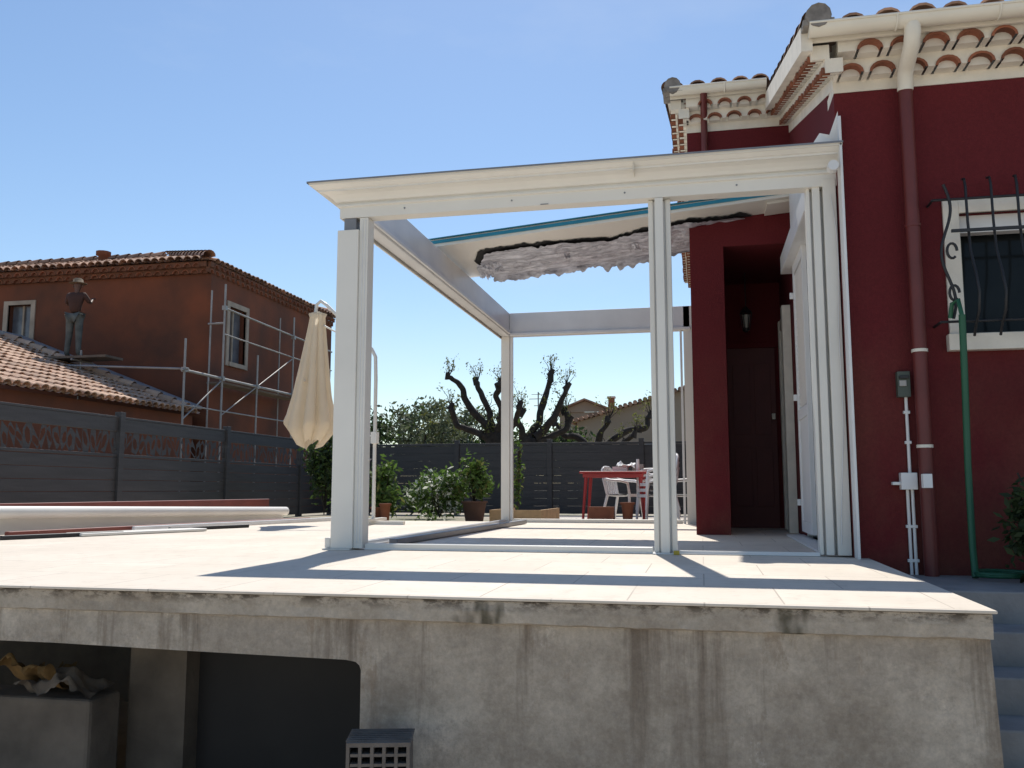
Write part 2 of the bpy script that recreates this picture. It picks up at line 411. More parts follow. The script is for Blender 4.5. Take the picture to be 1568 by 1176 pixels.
# ------------------------------------------------------------------ pergola
pg=empty('pergola')
prof=[(-.0,2.57),(.015,2.57),(.015,2.655),(.035,2.66),(.035,2.672),(.02,2.676),(.02,2.69),(.045,2.695),(.06,2.715),(.09,2.738),(.125,2.75),(.145,2.752),(.145,2.764),(.16,2.77),(.185,2.79),(.2,2.793),(.2,2.806),(.21,2.812),(-.02,2.814)]
xL=-2.72;yF=6.36
mb=MB()
mb.loft([[(1.0,yF-o_,z) for o_,z in prof],[(xL-o_,yF-o_,z) for o_,z in prof],[(xL-o_,12.15,z) for o_,z in prof]],m_white)
mb.add([(1.0,yF-o_,z) for o_,z in prof],[tuple(range(len(prof)))],m_white)
mb.add([(xL-o_,12.15,z) for o_,z in prof],[tuple(range(len(prof)))],m_white)
mb.box(-.425,-.42,yF-.19,yF-.02,2.72,2.812,m_cream)
for x in(-2.2,-1.35,-.5,.3):mb.path([(x,yF-.018,2.62),(x,yF-.022,2.62)],.007,m_grey,8)
mb.box(-1.13,-1.07,yF-.02,yF-.014,2.572,2.578,m_grey)
mb.obj('crown_gutter',pg)
mb=MB()
mb.loft([[(1.003,yF-.213,2.804),(1.003,yF-.213,2.818),(1.003,yF-.15,2.818)],[(xL-.213,yF-.213,2.804),(xL-.213,yF-.213,2.818),(xL-.15,yF-.15,2.818)],[(xL-.213,12.15,2.804),(xL-.213,12.15,2.818),(xL-.15,12.15,2.818)]],m_grey)
mb.obj('drip_edge',pg)
mb=MB()
mb.box(xL,.97,yF+.001,yF+.12,2.572,2.80,m_white)
mb.box(xL,xL+.12,yF+.122,12.18,2.60,2.93,m_white2)
mb.box(xL+.122,xL+.15,yF+.122,12.0,2.62,2.66,m_white2)
mb.box(xL+.122,-.1,12.06,12.18,2.60,2.93,m_white2)
mb.box(xL+.124,-.1,12.03,12.058,2.60,2.64,m_white2)
mb.box(.84,.975,yF+.122,9.18,2.62,2.80,m_white2)
mb.obj('beams',pg,bevel=.006)
mb=MB()
# corner post: one box section with a grooved slider face butted to its side
mb.box(-2.745,-2.572,6.33,6.50,.012,2.47,m_white)
mb.box(-2.70,-2.60,6.35,6.47,2.472,2.568,m_grey)
mb.box(-2.571,-2.50,6.352,6.48,.012,2.568,m_white)
for xg in(-2.545,-2.522):mb.box(xg,xg+.006,6.346,6.353,.05,2.55,m_white2)
mb.box(-2.80,-2.58,6.30,6.53,.001,.0115,m_white)
mb.box(-2.79,-2.747,6.33,6.50,.0145,.09,m_white)
for a,b_,yy in((-.335,-.30,6.40),(-.285,-.225,6.345),(-.21,-.175,6.40)):mb.box(a,b_,yy,6.49,.012,2.568,m_white)
mb.box(-.333,-.177,6.42,6.48,.014,2.566,m_white2)
mb.box(-.345,-.165,6.33,6.50,.001,.0115,m_white2)
mb.box(-.20,-.16,6.32,6.329,.001,.03,M('yellow_tape',(.5,.38,.05),.7))
for a,b_,yy in((.775,.80,6.39),(.815,.865,6.36),(.885,.972,6.34)):mb.box(a,b_,yy,6.49,.012,2.62,m_white)
mb.box(.777,.97,6.43,6.48,.014,2.566,m_white2)
mb.box(.98,.998,6.16,6.296,.0,3.0,m_white2)
mb.box(-2.72,-2.60,12.06,12.18,.0,2.598,m_white);mb.box(-2.597,-2.56,12.08,12.14,.0,2.598,m_white2)
mb.box(-.19,-.07,12.06,12.18,.0,2.93,m_white);mb.box(-.24,-.21,12.08,12.14,.0,2.598,m_white2)
mb.obj('posts',pg,bevel=.006)
mb=MB();pts=[]
for k in range(40):
    t=k/39;pts.append((.93+.02*math.sin(t*11)*(1-t)+.03*math.sin(t*4),6.325,2.5-t*2.42))
mb.path(pts,.0035,m_white2,5);mb.obj('loose_cable',pg)
mb=MB()
for y in(6.38,6.42,6.46):mb.box(-2.488,-.347,y,y+.014,.004,.045,m_white)
mb.box(-2.488,-.347,6.37,6.485,.002,.012,m_white2)
mb.box(-.163,.773,6.37,6.485,.002,.012,m_white2);mb.box(-.163,.773,6.38,6.39,.004,.028,m_white2)
mb.box(-2.72,-2.62,6.54,12.04,.002,.014,m_white2)
for x in(-2.70,-2.65):mb.box(x,x+.012,6.54,12.04,.0142,.04,m_white2)
mb.box(-2.55,-.25,12.08,12.17,.002,.014,m_white);
for y in(12.08,12.12,12.16):mb.box(-2.55,-.25,y,y+.012,.0142,.05,m_white)
mb.box(.80,.96,6.55,9.1,.002,.02,m_white2)
mb.obj('sliding_rails',pg,bevel=.002)
def pz(x):return 3.0+(x+2.6)*.083
mb=MB();th=.055
def slab(mb,x0,x1,y0,y1,dz0,dz1,m):
    vs=[(x,y,pz(x)+d) for d in(dz0,dz1) for x,y in((x0,y0),(x1,y0),(x1,y1),(x0,y1))]
    mb.add(vs,[(0,3,2,1),(4,5,6,7),(0,1,5,4),(1,2,6,5),(2,3,7,6),(3,0,4,7)],m)
slab(mb,-2.72,.975,8.75,10.15,0,th,m_white)
slab(mb,-2.72,.975,8.70,8.748,-.012,th+.01,m_white)
slab(mb,-2.74,.976,8.68,8.699,.018,.050,m_teal)
slab(mb,-2.74,.976,8.66,8.74,th+.011,th+.017,m_teal)
slab(mb,.70,.975,8.8,9.18,-.03,-.002,m_white)
mb.box(.90,.975,7.6,8.69,2.802,3.3,m_white2)
mb.obj('roof_panel',pg)
# thin sheet of torn insulation hanging just under the panel: crinkled, ragged rear edge
mb=MB()
def foil_edges(u):
    a=noise.noise(Vector((u*3.2,2,0)));a2=noise.noise(Vector((u*19,5,0)));a3=noise.noise(Vector((u*70,5,0)))
    ys=9.14+.26*a+.09*a2+.04*a3
    e=min(u,1-u)
    if e<.04:ys+=(.04-e)*8
    return ys,10.14+.02*a2
nu=320;nv=34;vs=[]
for j in range(nv+1):
    for i in range(nu+1):
        u=i/nu;w=j/nv;x=-2.38+3.0*u
        ys,ye=foil_edges(u)
        wt=min(1,w/.72);wd=max(0,(w-.72)/.28)
        y=ys+(ye-ys)*wt+.03*wd*noise.noise(Vector((x*4,3,8)))
        rid=abs(noise.noise(Vector((x*5+y*3,y*6-x*2,4))))
        z=pz(x)-.030-.012*noise.noise(Vector((x*1.3,y*7,1)))-.022*(1-wd)*rid-.012*(1-wt)*(noise.noise(Vector((u*20,8,1))))
        n1=noise.noise(Vector((u*6,13.3,0)));n2=noise.noise(Vector((u*27,3.3,0)));n3=noise.noise(Vector((u*90,1.3,0)))
        drop=.050+.06*n1+.028*n2+.018*n3+(.16*max(0,n2-.22) if n1>0 else 0)
        z-=max(.010,drop)*wd
        vs.append((x+.02*noise.noise(Vector((x*9,y*9,7+wd*3))),y,z))
mb.add(vs,[(j*(nu+1)+i,j*(nu+1)+i+1,(j+1)*(nu+1)+i+1,(j+1)*(nu+1)+i) for j in range(nv) for i in range(nu)],m_foil)
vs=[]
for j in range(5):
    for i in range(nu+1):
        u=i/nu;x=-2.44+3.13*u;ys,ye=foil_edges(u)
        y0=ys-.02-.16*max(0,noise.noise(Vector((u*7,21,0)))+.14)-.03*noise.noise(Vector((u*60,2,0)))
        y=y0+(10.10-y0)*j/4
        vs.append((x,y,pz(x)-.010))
mb.add(vs,[(j*(nu+1)+i,j*(nu+1)+i+1,(j+1)*(nu+1)+i+1,(j+1)*(nu+1)+i) for j in range(4) for i in range(nu)],m_dark)  # near-black sheet paints the darkness of the recess above the foil
for (x,s,sd_) in((-2.36,1.1,1),(-2.2,.7,2),(.50,1.2,3),(.40,.8,4),(-.65,.5,5),(-1.4,.45,6)):
    noisy_grid(mb,(x-.07*s,9.5,pz(x)-.045),(.15*s,0,.0),(.02,.10*s,-.10*s),14,10,.06,14,m_foil,seed=sd_,edge=.5,nrm=Vector((0,1,.3)))
mb.obj('torn_insulation_foil',pg)
mb=MB()
mb.add([(.80,6.30,2.83),(.985,6.24,2.83),(.985,6.20,3.05),(.93,6.24,2.90),(.87,6.27,2.93)],[(0,1,2,3,4)],m_white2)
mb.add([(.985,6.20,3.05),(.99,6.3,3.05),(.99,6.3,2.4),(.985,6.20,2.55)],[(0,1,2,3)],m_white2)
mb.path([(.93,6.12,2.64),(.93,6.2,2.64)],.035,m_white2,16)
mb.obj('flashing',pg)

# ------------------------------------------------------------------ red house
hs=empty('red_house')
XW=.98;YF=6.30;YW=9.2
mb=MB()
wx0,wx1,wz0,wz1=1.74,2.95,1.47,2.30
mb.box(XW,wx0,YF,YF+.3,-1.2,3.22,m_red);mb.box(wx0,wx1,YF,YF+.3,-1.2,wz0,m_red);mb.box(wx0,wx1,YF,YF+.3,wz1,3.22,m_red);mb.box(wx1,8,YF,YF+.3,-1.2,3.22,m_red)
mb.box(XW,8,YF-.004,YF+.3,3.222,3.30,m_mortar)
def rk(y):return 3.25+(y-YF)*.30
def side(y0,y1,z0,z1f,x0,x1,m):
    vs=[(x,y,z) for x in(x0,x1) for y,z in((y0,z0),(y1,z0),(y1,z1f(y1)),(y0,z1f(y0)))]
    mb.add(vs,[(0,1,2,3),(7,6,5,4),(0,4,5,1),(1,5,6,2),(2,6,7,3),(3,7,4,0)],m)
side(YF+.301,7.25,-1.2,rk,XW,XW+.3,m_red);side(8.9,YW,-.1,rk,XW,XW+.3,m_red);side(7.25,8.9,2.68,rk,XW,XW+.3,m_red);side(7.25,8.9,-.5,lambda y:.0,XW,XW+.3,m_red)
vs=[(x,y,rk(y)+d) for x in(XW-.004,XW+.3) for y,d in((YF,.0),(YW,.0),(YW,.09),(YF,.09))]
mb.add(vs,[(0,1,2,3),(7,6,5,4),(0,4,5,1),(1,5,6,2),(2,6,7,3),(3,7,4,0)],m_mortar)
mb.box(-.06,.28,YW,YW+.3,-.1,4.2,m_red);mb.box(.28,XW,YW,YW+.3,2.95,4.2,m_red)
mb.box(-.06,.28,YW+.301,11.2,-.1,2.95,m_red);mb.box(XW,XW+.3,YW+.001,11.2,-.1,3.9,m_red)
mb.box(-.058,XW,YW+.301,11.2,2.952,3.2,m_red)
mb.box(-.055,.30,11.2,18,-.1,4.2,m_red);mb.box(.301,8,11.0,11.2,-.1,4.2,m_red)
mb.box(-.064,XW-.005,YW-.004,YW+.3,4.202,4.29,m_mortar)
mb.box(-.064,.3,YW+.302,18,4.202,4.29,m_mortar)
mb.obj('walls',hs)
mb=MB()
genoise(mb,(XW-.0,YF,3.30),(1,0,0),(0,-1,0),7.,2,.10,.13,sp=.205,r=.085,ez=.85)
genoise(mb,(XW,YF-.25,3.34-.075),(0,1,0),(-1,0,0),3.15,2,.10,.085,rise=.30,sp=.13,r=.05)
genoise(mb,(-.06,YW,4.29),(1,0,0),(0,-1,0),.98,2,.10,.12,sp=.18,r=.076,ez=.85)
genoise(mb,(-.06,YW-.2,4.29),(0,1,0),(-1,0,0),8.,2,.10,.08,sp=.18,r=.07)
mb.obj('genoise_cornice',hs)
mb=MB()
sl=Vector((0,1,.30)).normalized()
tile_roof(mb,(.76,5.98,3.53),(1,0,0),sl,6.5,3.6,m_tile)
tile_roof(mb,(-.26,8.90,4.53),(1,0,0),sl,8.,5,m_tile)
mb.add([(.76,5.98,3.51),(7.2,5.98,3.51),(7.2,9.3,4.5),(.76,9.3,4.5)],[(0,1,2,3)],m_mortar)
mb.add([(-.26,8.90,4.50),(7.7,8.90,4.50),(7.7,14,6.0),(-.26,14,6.0)],[(0,1,2,3)],m_mortar)
vs=[(x,y,3.50+(y-5.98)*.30+d) for x in(.735,.81) for y,d in((5.98,-.10),(9.1,-.10),(9.1,.07),(5.98,.07))]
mb.add(vs,[(0,1,2,3),(7,6,5,4),(0,4,5,1),(1,5,6,2),(2,6,7,3),(3,7,4,0)],m_mortar)
hip_tiles(mb,(.80,5.95,3.565),(.80,9.1,4.51),m_tile,.068)
hip_tiles(mb,(-.24,8.88,4.55),(-.24,14,6.08),m_tile,.068)
for (x,y,z) in((.84,5.86,3.585),(-.19,8.80,4.565)):
    mb.path([(x,y,z),(x,y+.012,z),(x,y+.35,z+.1)],[.078,.085,.08],m_stone,12)
    mb.box(x-.1,x+.1,y+.01,y+.3,z-.06,z-.02,m_stone)
mb.obj('tile_roof',hs)
mb=MB()
def gutter(x0,x1,y,z,r=.065):
    rings=[]
    for x in(x0,x1):
        rings.append([(x,y+math.cos(a)*r,z+math.sin(a)*r) for a in [math.pi+math.pi*k/10 for k in range(11)]])
    mb.loft(rings,m_cream,smooth=True)
    for rg in rings:mb.add(rg,[tuple(range(11))],m_cream)
    mb.path([(x0,y-r,z+.004),(x1,y-r,z+.004)],.010,m_cream,8)
    mb.box(x0,x1,y+r+.002,y+r+.02,z-.07,z+.02,m_cream)
    xx=x0+.55
    while xx<x1:
        mb.path([(xx,y+math.cos(a)*(r+.004),z+math.sin(a)*(r+.004)) for a in [math.pi+math.pi*k/8 for k in range(9)]],.007,m_cream,6);xx+=.62
gutter(.78,8,5.93,3.535);gutter(-.22,.74,8.86,4.54,.06)
mb.path([(1.43,5.93,3.49),(1.43,5.93,3.43),(1.43,5.97,3.37),(1.43,6.12,3.31),(1.43,6.19,3.27),(1.43,6.21,3.16)],.052,m_cream,14)
mb.path([(1.43,6.21,3.165),(1.43,6.21,-.2)],.045,m_redpipe,14)
for z in(2.2,1.35,.72):
    mb.path([(1.43,6.21,z),(1.43,6.21,z+.02)],.051,m_cream if z<2 else m_redpipe,14);mb.box(1.41,1.45,6.255,6.3,z,z+.02,m_cream)
mb.path([(.12,8.88,4.50),(.12,9.0,4.40),(.12,9.13,4.30),(.12,9.14,4.1),(.12,9.14,3.3)],.035,m_redpipe,10)
mb.obj('gutters_and_downpipes',hs)
mb=MB()
fw=.10
mb.box(wx0-fw,wx0,YF-.02,YF+.02,wz0,wz1+fw,m_mortar);mb.box(wx0,wx1+fw,YF-.02,YF+.02,wz1,wz1+fw,m_mortar)
mb.box(wx0-fw-.02,wx1+fw+.02,YF-.07,YF+.02,wz0-.11,wz0,m_mortar)
mb.box(wx0,wx1,YF+.2,YF+.22,wz0,wz1,m_glass)
mb.box(wx0,wx0+.05,YF+.15,YF+.198,wz0,wz1,m_elec);mb.box(wx0+.0,wx1,YF+.06,YF+.148,wz1-.12,wz1,m_plastic_w);mb.box(wx0+.55,wx0+.62,YF+.15,YF+.198,wz0,wz1-.13,m_elec);mb.box(wx0+.05,wx1,YF+.15,YF+.198,wz0,wz0+.04,m_elec)
mb.obj('window',hs,bevel=.004)
mb=MB()
for i in range(9):
    x=1.60+i*.155
    pts=[(x+.012*math.sin(i*3),6.22,2.51),(x,6.18,2.50),(x,6.16,2.44),(x,6.155,2.2),(x,6.13,2.0),(x,6.05,1.84),(x,6.0,1.70),(x,6.03,1.58),(x,6.12,1.50),(x,6.16,1.44)]
    if i>0:mb.path(pts,.009,m_black,6)
for z,y in((2.36,6.165),(1.53,6.12)):mb.path([(1.55,y,z),(3.1,y,z)],.009,m_black,6);mb.path([(1.55,y,z),(1.55,6.3,z)],.009,m_black,6)
mb.box(1.64,3.1,6.10,6.115,2.12,2.14,m_black)
pts=[]
for k in range(26):
    t=k/25;pts.append((1.61+.035*math.sin(t*9),6.12,2.45-t*.9))
mb.path(pts,.010,m_black,6)
for cz in(2.0,1.72):
    mb.path([(1.64+.03*math.cos(a),6.12,cz+.05*math.sin(a)) for a in [2*math.pi*k/14 for k in range(13)]],.009,m_black,6)
mb.obj('window_grille',hs)
mb=MB()
mb.box(XW-.01,XW+.06,7.25,7.33,0,2.68,m_plastic_w);mb.box(XW-.01,XW+.06,8.82,8.9,0,2.68,m_plastic_w);mb.box(XW-.01,XW+.06,7.33,8.82,2.58,2.68,m_plastic_w)
mb.box(XW+.0,XW+.05,8.0,8.12,0.02,2.58,m_plastic_w);mb.box(XW+.03,XW+.04,7.33,8.82,0,2.58,m_glass)
mb.box(XW-.06,XW-.02,8.05,8.10,.06,2.62,m_plastic_w);mb.box(XW-.06,XW-.02,8.78,8.86,.06,2.62,m_plastic_w)
for z in(.06,1.1,2.52):mb.box(XW-.06,XW-.02,8.10,8.78,z,z+.10,m_plastic_w)
for k in range(40):
    z=1.24+k*.032;mb.obox((XW-.04,8.10,z),(XW-.04,8.78,z),.035,.006,m_plastic_w,up=(1,0,.7))
mb.box(XW-.05,XW-.03,8.10,8.78,.16,1.1,m_plastic_w)
for z in(.3,1.3,2.3):mb.box(XW-.09,XW-.015,8.87,8.90,z,z+.06,m_plastic_w)
mb.obj('french_window',hs,bevel=.003)
m_door=M('maroon_door', (.125,.026,.024), .6, .2, 3)
mb=MB()
mb.box(.34,.90,10.96,10.998,0,2.15,m_door)
for a in((.40,.60),(.65,.84)):
    mb.box(a[0],a[1],10.95,10.959,.25,.95,m_door);mb.box(a[0],a[1],10.95,10.959,1.1,1.95,m_door)
mb.box(.28,.34,10.95,10.999,0,2.2,m_red);mb.box(.34,.97,10.95,10.999,2.152,2.22,m_red)
mb.box(.84,.88,10.90,10.944,1.28,1.35,m_cream)
mb.box(XW-.09,XW-.002,9.75,9.90,0,2.42,m_mortar);mb.box(XW-.035,XW-.003,9.90,10.70,2.3,2.42,m_mortar);mb.box(XW-.02,XW-.003,9.90,10.70,0,2.3,m_plastic_w)
mb.box(XW-.05,XW-.002,10.70,10.80,0,2.42,m_mortar)
mb.obj('entrance_door',hs,bevel=.004)
mb=MB()
lx,ly,lz=.55,10.4,2.35
mb.path([(lx,ly,2.95),(lx,ly,lz+.2)],.006,m_black,6)
mb.path([(lx,ly,lz+.2),(lx,ly,lz+.14),(lx,ly,lz+.12)],[.01,.07,.075],m_black,6)
for k in range(6):
    a=k*math.pi/3;mb.path([(lx+.065*math.cos(a),ly+.065*math.sin(a),lz+.12),(lx+.04*math.cos(a),ly+.04*math.sin(a),lz-.06)],.005,m_black,5)
mb.path([(lx,ly,lz-.06),(lx,ly,lz-.08),(lx,ly,lz-.1)],[.045,.045,.01],m_black,6)
mb.path([(lx,ly,lz+.1),(lx,ly,lz-.05)],[.055,.032],M('lantern_glass',(.35,.35,.3),.2),6)
mb.obj('porch_lantern',hs)
mb=MB()
mb.box(1.29,1.37,6.24,6.30,1.06,1.23,m_elec);mb.box(1.30,1.345,6.232,6.24,1.13,1.17,m_steel);mb.box(1.30,1.36,6.22,6.24,1.18,1.20,m_black)
mb.path([(1.345,6.28,1.06),(1.345,6.28,.56)],.011,m_plastic_w,8)
for z in(.95,.75):mb.box(1.325,1.365,6.27,6.30,z,z+.02,m_plastic_w)
mb.box(1.28,1.38,6.23,6.30,.45,.56,m_plastic_w);mb.box(1.385,1.44,6.10,6.16,.46,.55,m_plastic_w);mb.box(1.23,1.28,6.25,6.30,.48,.50,m_plastic_w)
for x in(1.325,1.355):mb.path([(x,6.28,.45),(x,6.28,-.12)],.011,m_plastic_w,8)
mb.box(1.305,1.375,6.27,6.30,-.02,.0,m_plastic_w);mb.box(1.305,1.375,6.27,6.30,.2,.22,m_plastic_w)
mb.obj('electric_box',hs,bevel=.003)
mb=MB()
mb.path([(1.60,6.10,1.55),(1.61,6.08,1.64),(1.64,6.05,1.66),(1.655,6.04,1.55)],.014,m_hose,10)
mb.path([(1.655,6.04,1.56),(1.66,6.08,1.2),(1.652,6.1,.6),(1.645,6.08,.1),(1.63,6.0,-.085)],.021,m_hose,10)
mb.path([(1.63+.16*math.cos(a)+.16,6.0+.12*math.sin(a),-.075+.01*a/6) for a in [math.pi+.4*k for k in range(32)]],.012,m_hose,8)
mb.obj('garden_hose')
mb=MB()
for i in range(9):
    a=random.uniform(0,6.28);mb.path([(2.05,5.75,-.1),(2.05+.1*math.cos(a),5.75+.1*math.sin(a),.25),(2.05+.22*math.cos(a),5.75+.2*math.sin(a),.55)],.006,m_bark,5)
leaf_cloud(mb,(1.98,5.75,.22),(.26,.25,.36),1700,.035,m_leafd,26)
mb.obj('shrub')
mb=MB();leaf_cloud(mb,(2.17,6.0,1.1),(.12,.12,.2),260,.03,m_leafd,8);mb.path([(2.3,6.1,-.1),(2.3,6.1,.6),(2.17,6.0,1.2)],.006,m_bark,5);mb.obj('climbing_plant')

# ------------------------------------------------------------------ fences
fn=empty('left_fence')
mb=MB();XF=-7.75
ys=[7.9-2.8,7.9,10.7,13.5,16.3,17.8]
for y in ys:mb.box(XF-.05,XF+.05,y-.05,y+.05,-.07,1.50,m_fence)
for a,b_ in zip(ys[:-1],ys[1:]):
    z=-.03
    while z<.85:
        mb.box(XF-.012,XF+.012,a+.051,b_-.051,z,z+.146,m_fence);z+=.153
    mb.box(XF-.014,XF+.014,a+.051,b_-.051,.892,.93,m_fence)
    mb.box(XF-.012,XF+.012,a+.051,b_-.051,1.235,1.41,m_fence)
    mb.box(XF-.018,XF+.018,a+.051,b_-.051,1.412,1.44,m_fence)
mb.obj('panels',fn,bevel=.003)
mb=MB()
for a,b_ in zip(ys[:-1],ys[1:]):
    y=a+.052;zA,zB=.93,1.235
    while y<b_-.06:
        w=min(random.uniform(.10,.17),b_-.051-y)
        c0=(y+w*random.uniform(.3,.7),random.uniform(1.03,1.13))
        ang0=random.uniform(-1,1);hl=random.uniform(.08,.12);hw=random.uniform(.03,.05)
        hole=[]
        for k in range(6):
            t=2*math.pi*k/6
            lx_=math.cos(t)*hl;ly_=math.sin(t)*hw
            hy=c0[0]+math.sin(ang0)*lx_+math.cos(ang0)*ly_;hz=c0[1]+math.cos(ang0)*lx_-math.sin(ang0)*ly_
            hole.append((min(max(hy,y+.006),y+w-.006),min(max(hz,zA+.01),zB-.01)))
        hole.sort(key=lambda q_:math.atan2(q_[1]-c0[1],q_[0]-c0[0]))
        outer=[]
        for q_ in hole:
            dy,dz=q_[0]-c0[0],q_[1]-c0[1]
            ts=[]
            if dy>1e-6:ts.append((y+w-c0[0])/dy)
            if dy<-1e-6:ts.append((y-c0[0])/dy)
            if dz>1e-6:ts.append((zB-c0[1])/dz)
            if dz<-1e-6:ts.append((zA-c0[1])/dz)
            t=min(ts) if ts else 1
            outer.append((c0[0]+dy*t,c0[1]+dz*t))
        vs=[(XF,p[0],p[1]) for p in hole+outer]
        mb.add(vs,[(k,(k+1)%6,6+(k+1)%6,6+k) for k in range(6)],m_fence)
        y+=w
mb.obj('decorative_strip',fn)
mb=MB();YB=17.8
xs=[-7.75,-6.9,-4.95,-3.0,-1.15,.8,2.75]
for x in xs[1:]:mb.box(x-.05,x+.05,YB-.05,YB+.05,-.07,1.47,m_fence)
for a,b_ in zip(xs[:-1],xs[1:]):
    z=-.03
    while z<1.33:
        mb.box(a+.051,b_-.051,YB-.012,YB+.012,z,z+.1515,m_fence);z+=.153
    mb.box(a+.051,b_-.051,YB-.018,YB+.018,1.352,1.40,m_fence)
mb.obj('back_fence',bevel=.003)

# ------------------------------------------------------------------ neighbour house
nb=empty('ochre_house')
mb=MB()
X0,X1,Y0,Y1=-24,-11.05,18.3,25.2
mb.box(X0,-16.5,Y0,Y0+.3,-.1,5.5,m_orange);mb.box(-15.85,X1,Y0,Y0+.3,-.1,5.5,m_orange);mb.box(-16.5,-15.85,Y0,Y0+.3,-.1,3.95,m_orange);mb.box(-16.5,-15.85,Y0,Y0+.3,4.93,5.5,m_orange)
mb.box(X1-.3,X1,Y0+.301,19.15,-.1,5.5,m_orange);mb.box(X1-.3,X1,19.95,Y1,-.1,5.5,m_orange);mb.box(X1-.3,X1,19.15,19.95,-.1,3.5,m_orange);mb.box(X1-.3,X1,19.15,19.95,4.85,5.5,m_orange)
mb.box(X0,X1-.302,Y1-.3,Y1,-.1,5.5,m_orange)
mb.obj('walls',nb)
m_frame=M('dusty_window_surround',(.46,.38,.30),.9,.35,3)
m_curt=M('pale_curtain_glass',(.20,.21,.24),.2,.6,3)
mb=MB()
mb.box(-16.62,-16.5,Y0-.03,Y0+.05,3.85,5.03,m_frame);mb.box(-15.85,-15.73,Y0-.03,Y0+.05,3.85,5.03,m_frame);mb.box(-16.5,-15.85,Y0-.03,Y0+.05,4.93,5.03,m_frame);mb.box(-16.5,-15.85,Y0-.03,Y0+.05,3.85,3.95,m_frame)
mb.box(-16.5,-15.85,Y0+.16,Y0+.18,3.95,4.93,m_curt);mb.box(-16.2,-16.15,Y0+.12,Y0+.158,3.95,4.93,m_frame)
mb.box(X1-.05,X1+.03,19.03,19.15,3.4,4.97,m_frame);mb.box(X1-.05,X1+.03,19.95,20.07,3.4,4.97,m_frame);mb.box(X1-.05,X1+.03,19.15,19.95,4.85,4.97,m_frame);mb.box(X1-.05,X1+.06,19.15,19.95,3.4,3.5,m_frame)
mb.box(X1-.18,X1-.16,19.15,19.95,3.5,4.85,m_curt);mb.box(X1-.158,X1-.12,19.52,19.58,3.5,4.85,m_frame)
mb.obj('windows',nb)
mb=MB()
k_=.31;zE=5.72
sF=Vector((0,1,k_)).normalized();sR=Vector((-1,0,k_)).normalized()
q=math.sqrt(1+k_*k_)
xE,yE=-10.95,18.0;half=3.65
tile_roof(mb,(-24.4,yE,zE),(1,0,0),sF,13.45,half*q,m_tile,test=lambda s,t:(13.45-s)>t/q)
tile_roof(mb,(xE,yE,zE),(0,1,0),sR,7.3,half*q,m_tile,test=lambda s,t:s>t/q and (7.3-s)>t/q)
mb.add([(-24.4,yE,zE-.03),(xE,yE,zE-.03),(xE-half,yE+half,zE-.03+half*k_),(-24.4,yE+half,zE-.03+half*k_)],[(0,1,2,3)],m_terra)
mb.add([(xE,yE,zE-.03),(xE,yE+7.3,zE-.03),(xE-half,yE+half,zE-.03+half*k_)],[(0,1,2)],m_terra)
mb.add([(-24.4,yE+7.3,zE-.03),(xE,yE+7.3,zE-.03),(xE-half,yE+half,zE-.03+half*k_),(-24.4,yE+half,zE-.03+half*k_)],[(0,1,2,3)],m_terra)
hip_tiles(mb,(xE,yE,zE+.05),(xE-half,yE+half,zE+half*k_+.08),m_tile,.14)
hip_tiles(mb,(xE,yE+7.3,zE+.05),(xE-half,yE+half,zE+half*k_+.08),m_tile,.14)
hip_tiles(mb,(xE-half,yE+half,zE+half*k_+.06),(-24.4,yE+half,zE+half*k_+.06),m_tile,.14)
mb.path([(-16.0,21,6.4),(-16.0,21,6.85),(-16.,21,6.87),(-16,21,6.97)],[.13,.13,.2,.2],m_terra,10)
mb.obj('hip_roof',nb)
m_mortar_keep=m_mortar;m_mortar=M('ochre_mortar',(.17,.072,.04),.9,.3,4)
mb=MB()
genoise(mb,(X0,Y0,5.45),(1,0,0),(0,-1,0),12.95,2,.12,.13,sp=.24,r=.095)
genoise(mb,(X1,Y0-.2,5.45),(0,1,0),(1,0,0),7.1,2,.12,.05,sp=.24,r=.095)
mb.obj('genoise_cornice',nb);m_mortar=m_mortar_keep
mb=MB()
mb.box(-18,-11.2,5,18.0,-.1,2.1,m_orange)
mb.obj('annex_walls',nb)
mb=MB()
sA=Vector((-1,0,.37)).normalized()
tile_roof(mb,(-11.0,5,2.16),(0,1,0),sA,12.9,5.2,m_tile2)
mb.add([(-11.,5,2.13),(-11.,18,2.13),(-16,18,3.98),(-16,5,3.98)],[(0,1,2,3)],m_terra)
m_mg=M('cement_flashing',(.36,.34,.34),.9,.3,4,bump=.6)
mb.obox((-11.05,17.75,2.29),(-15.9,17.75,4.10),.75,.07,m_mg,up=(0,0,1))
hip_tiles(mb,(-11.0,17.40,2.22),(-15.9,17.40,4.04),m_tile2,.11)
mb.obj('annex_roof',nb)

mb=MB()
P=lambda a,b_,r=.024:mb.path([a,b_],r,m_steel,8)
for x,y,zt in((-10.5,16.5,3.6),(-10.5,18.0,5.1),(-10.5,19.6,3.7),(-10.5,21.5,5.0),(-13.3,16.9,3.5),(-16.5,16.9,3.5)):
    P((x,y,-.07),(x,y,zt))
P((-10.9,18.1,-.07),(-10.9,18.1,5.0),.02);P((-10.9,21.5,-.07),(-10.9,21.5,5.0),.02)
P((-16.9,16.5,3.30),(-10.4,16.5,2.95));P((-10.5,16.4,2.93),(-10.5,22.5,2.93),.03);P((-10.5,18,4.55),(-10.5,24,4.45));P((-10.5,18,3.95),(-10.5,24,3.9),.018)
P((-10.5,18.0,2.1),(-10.5,21.5,3.9),.014);P((-10.9,18.0,4.2),(-10.5,18.0,4.2));P((-10.5,16.45,2.2),(-10.5,22.3,2.2),.016);P((-10.5,16.5,1.9),(-10.5,18.0,2.9),.016)
mb.obox((-17,16.95,3.32),(-12.5,16.95,3.32),.6,.05,m_conc_dark)
mb.box(-10.95,-10.55,18.1,22,2.84,2.88,m_conc_dark)
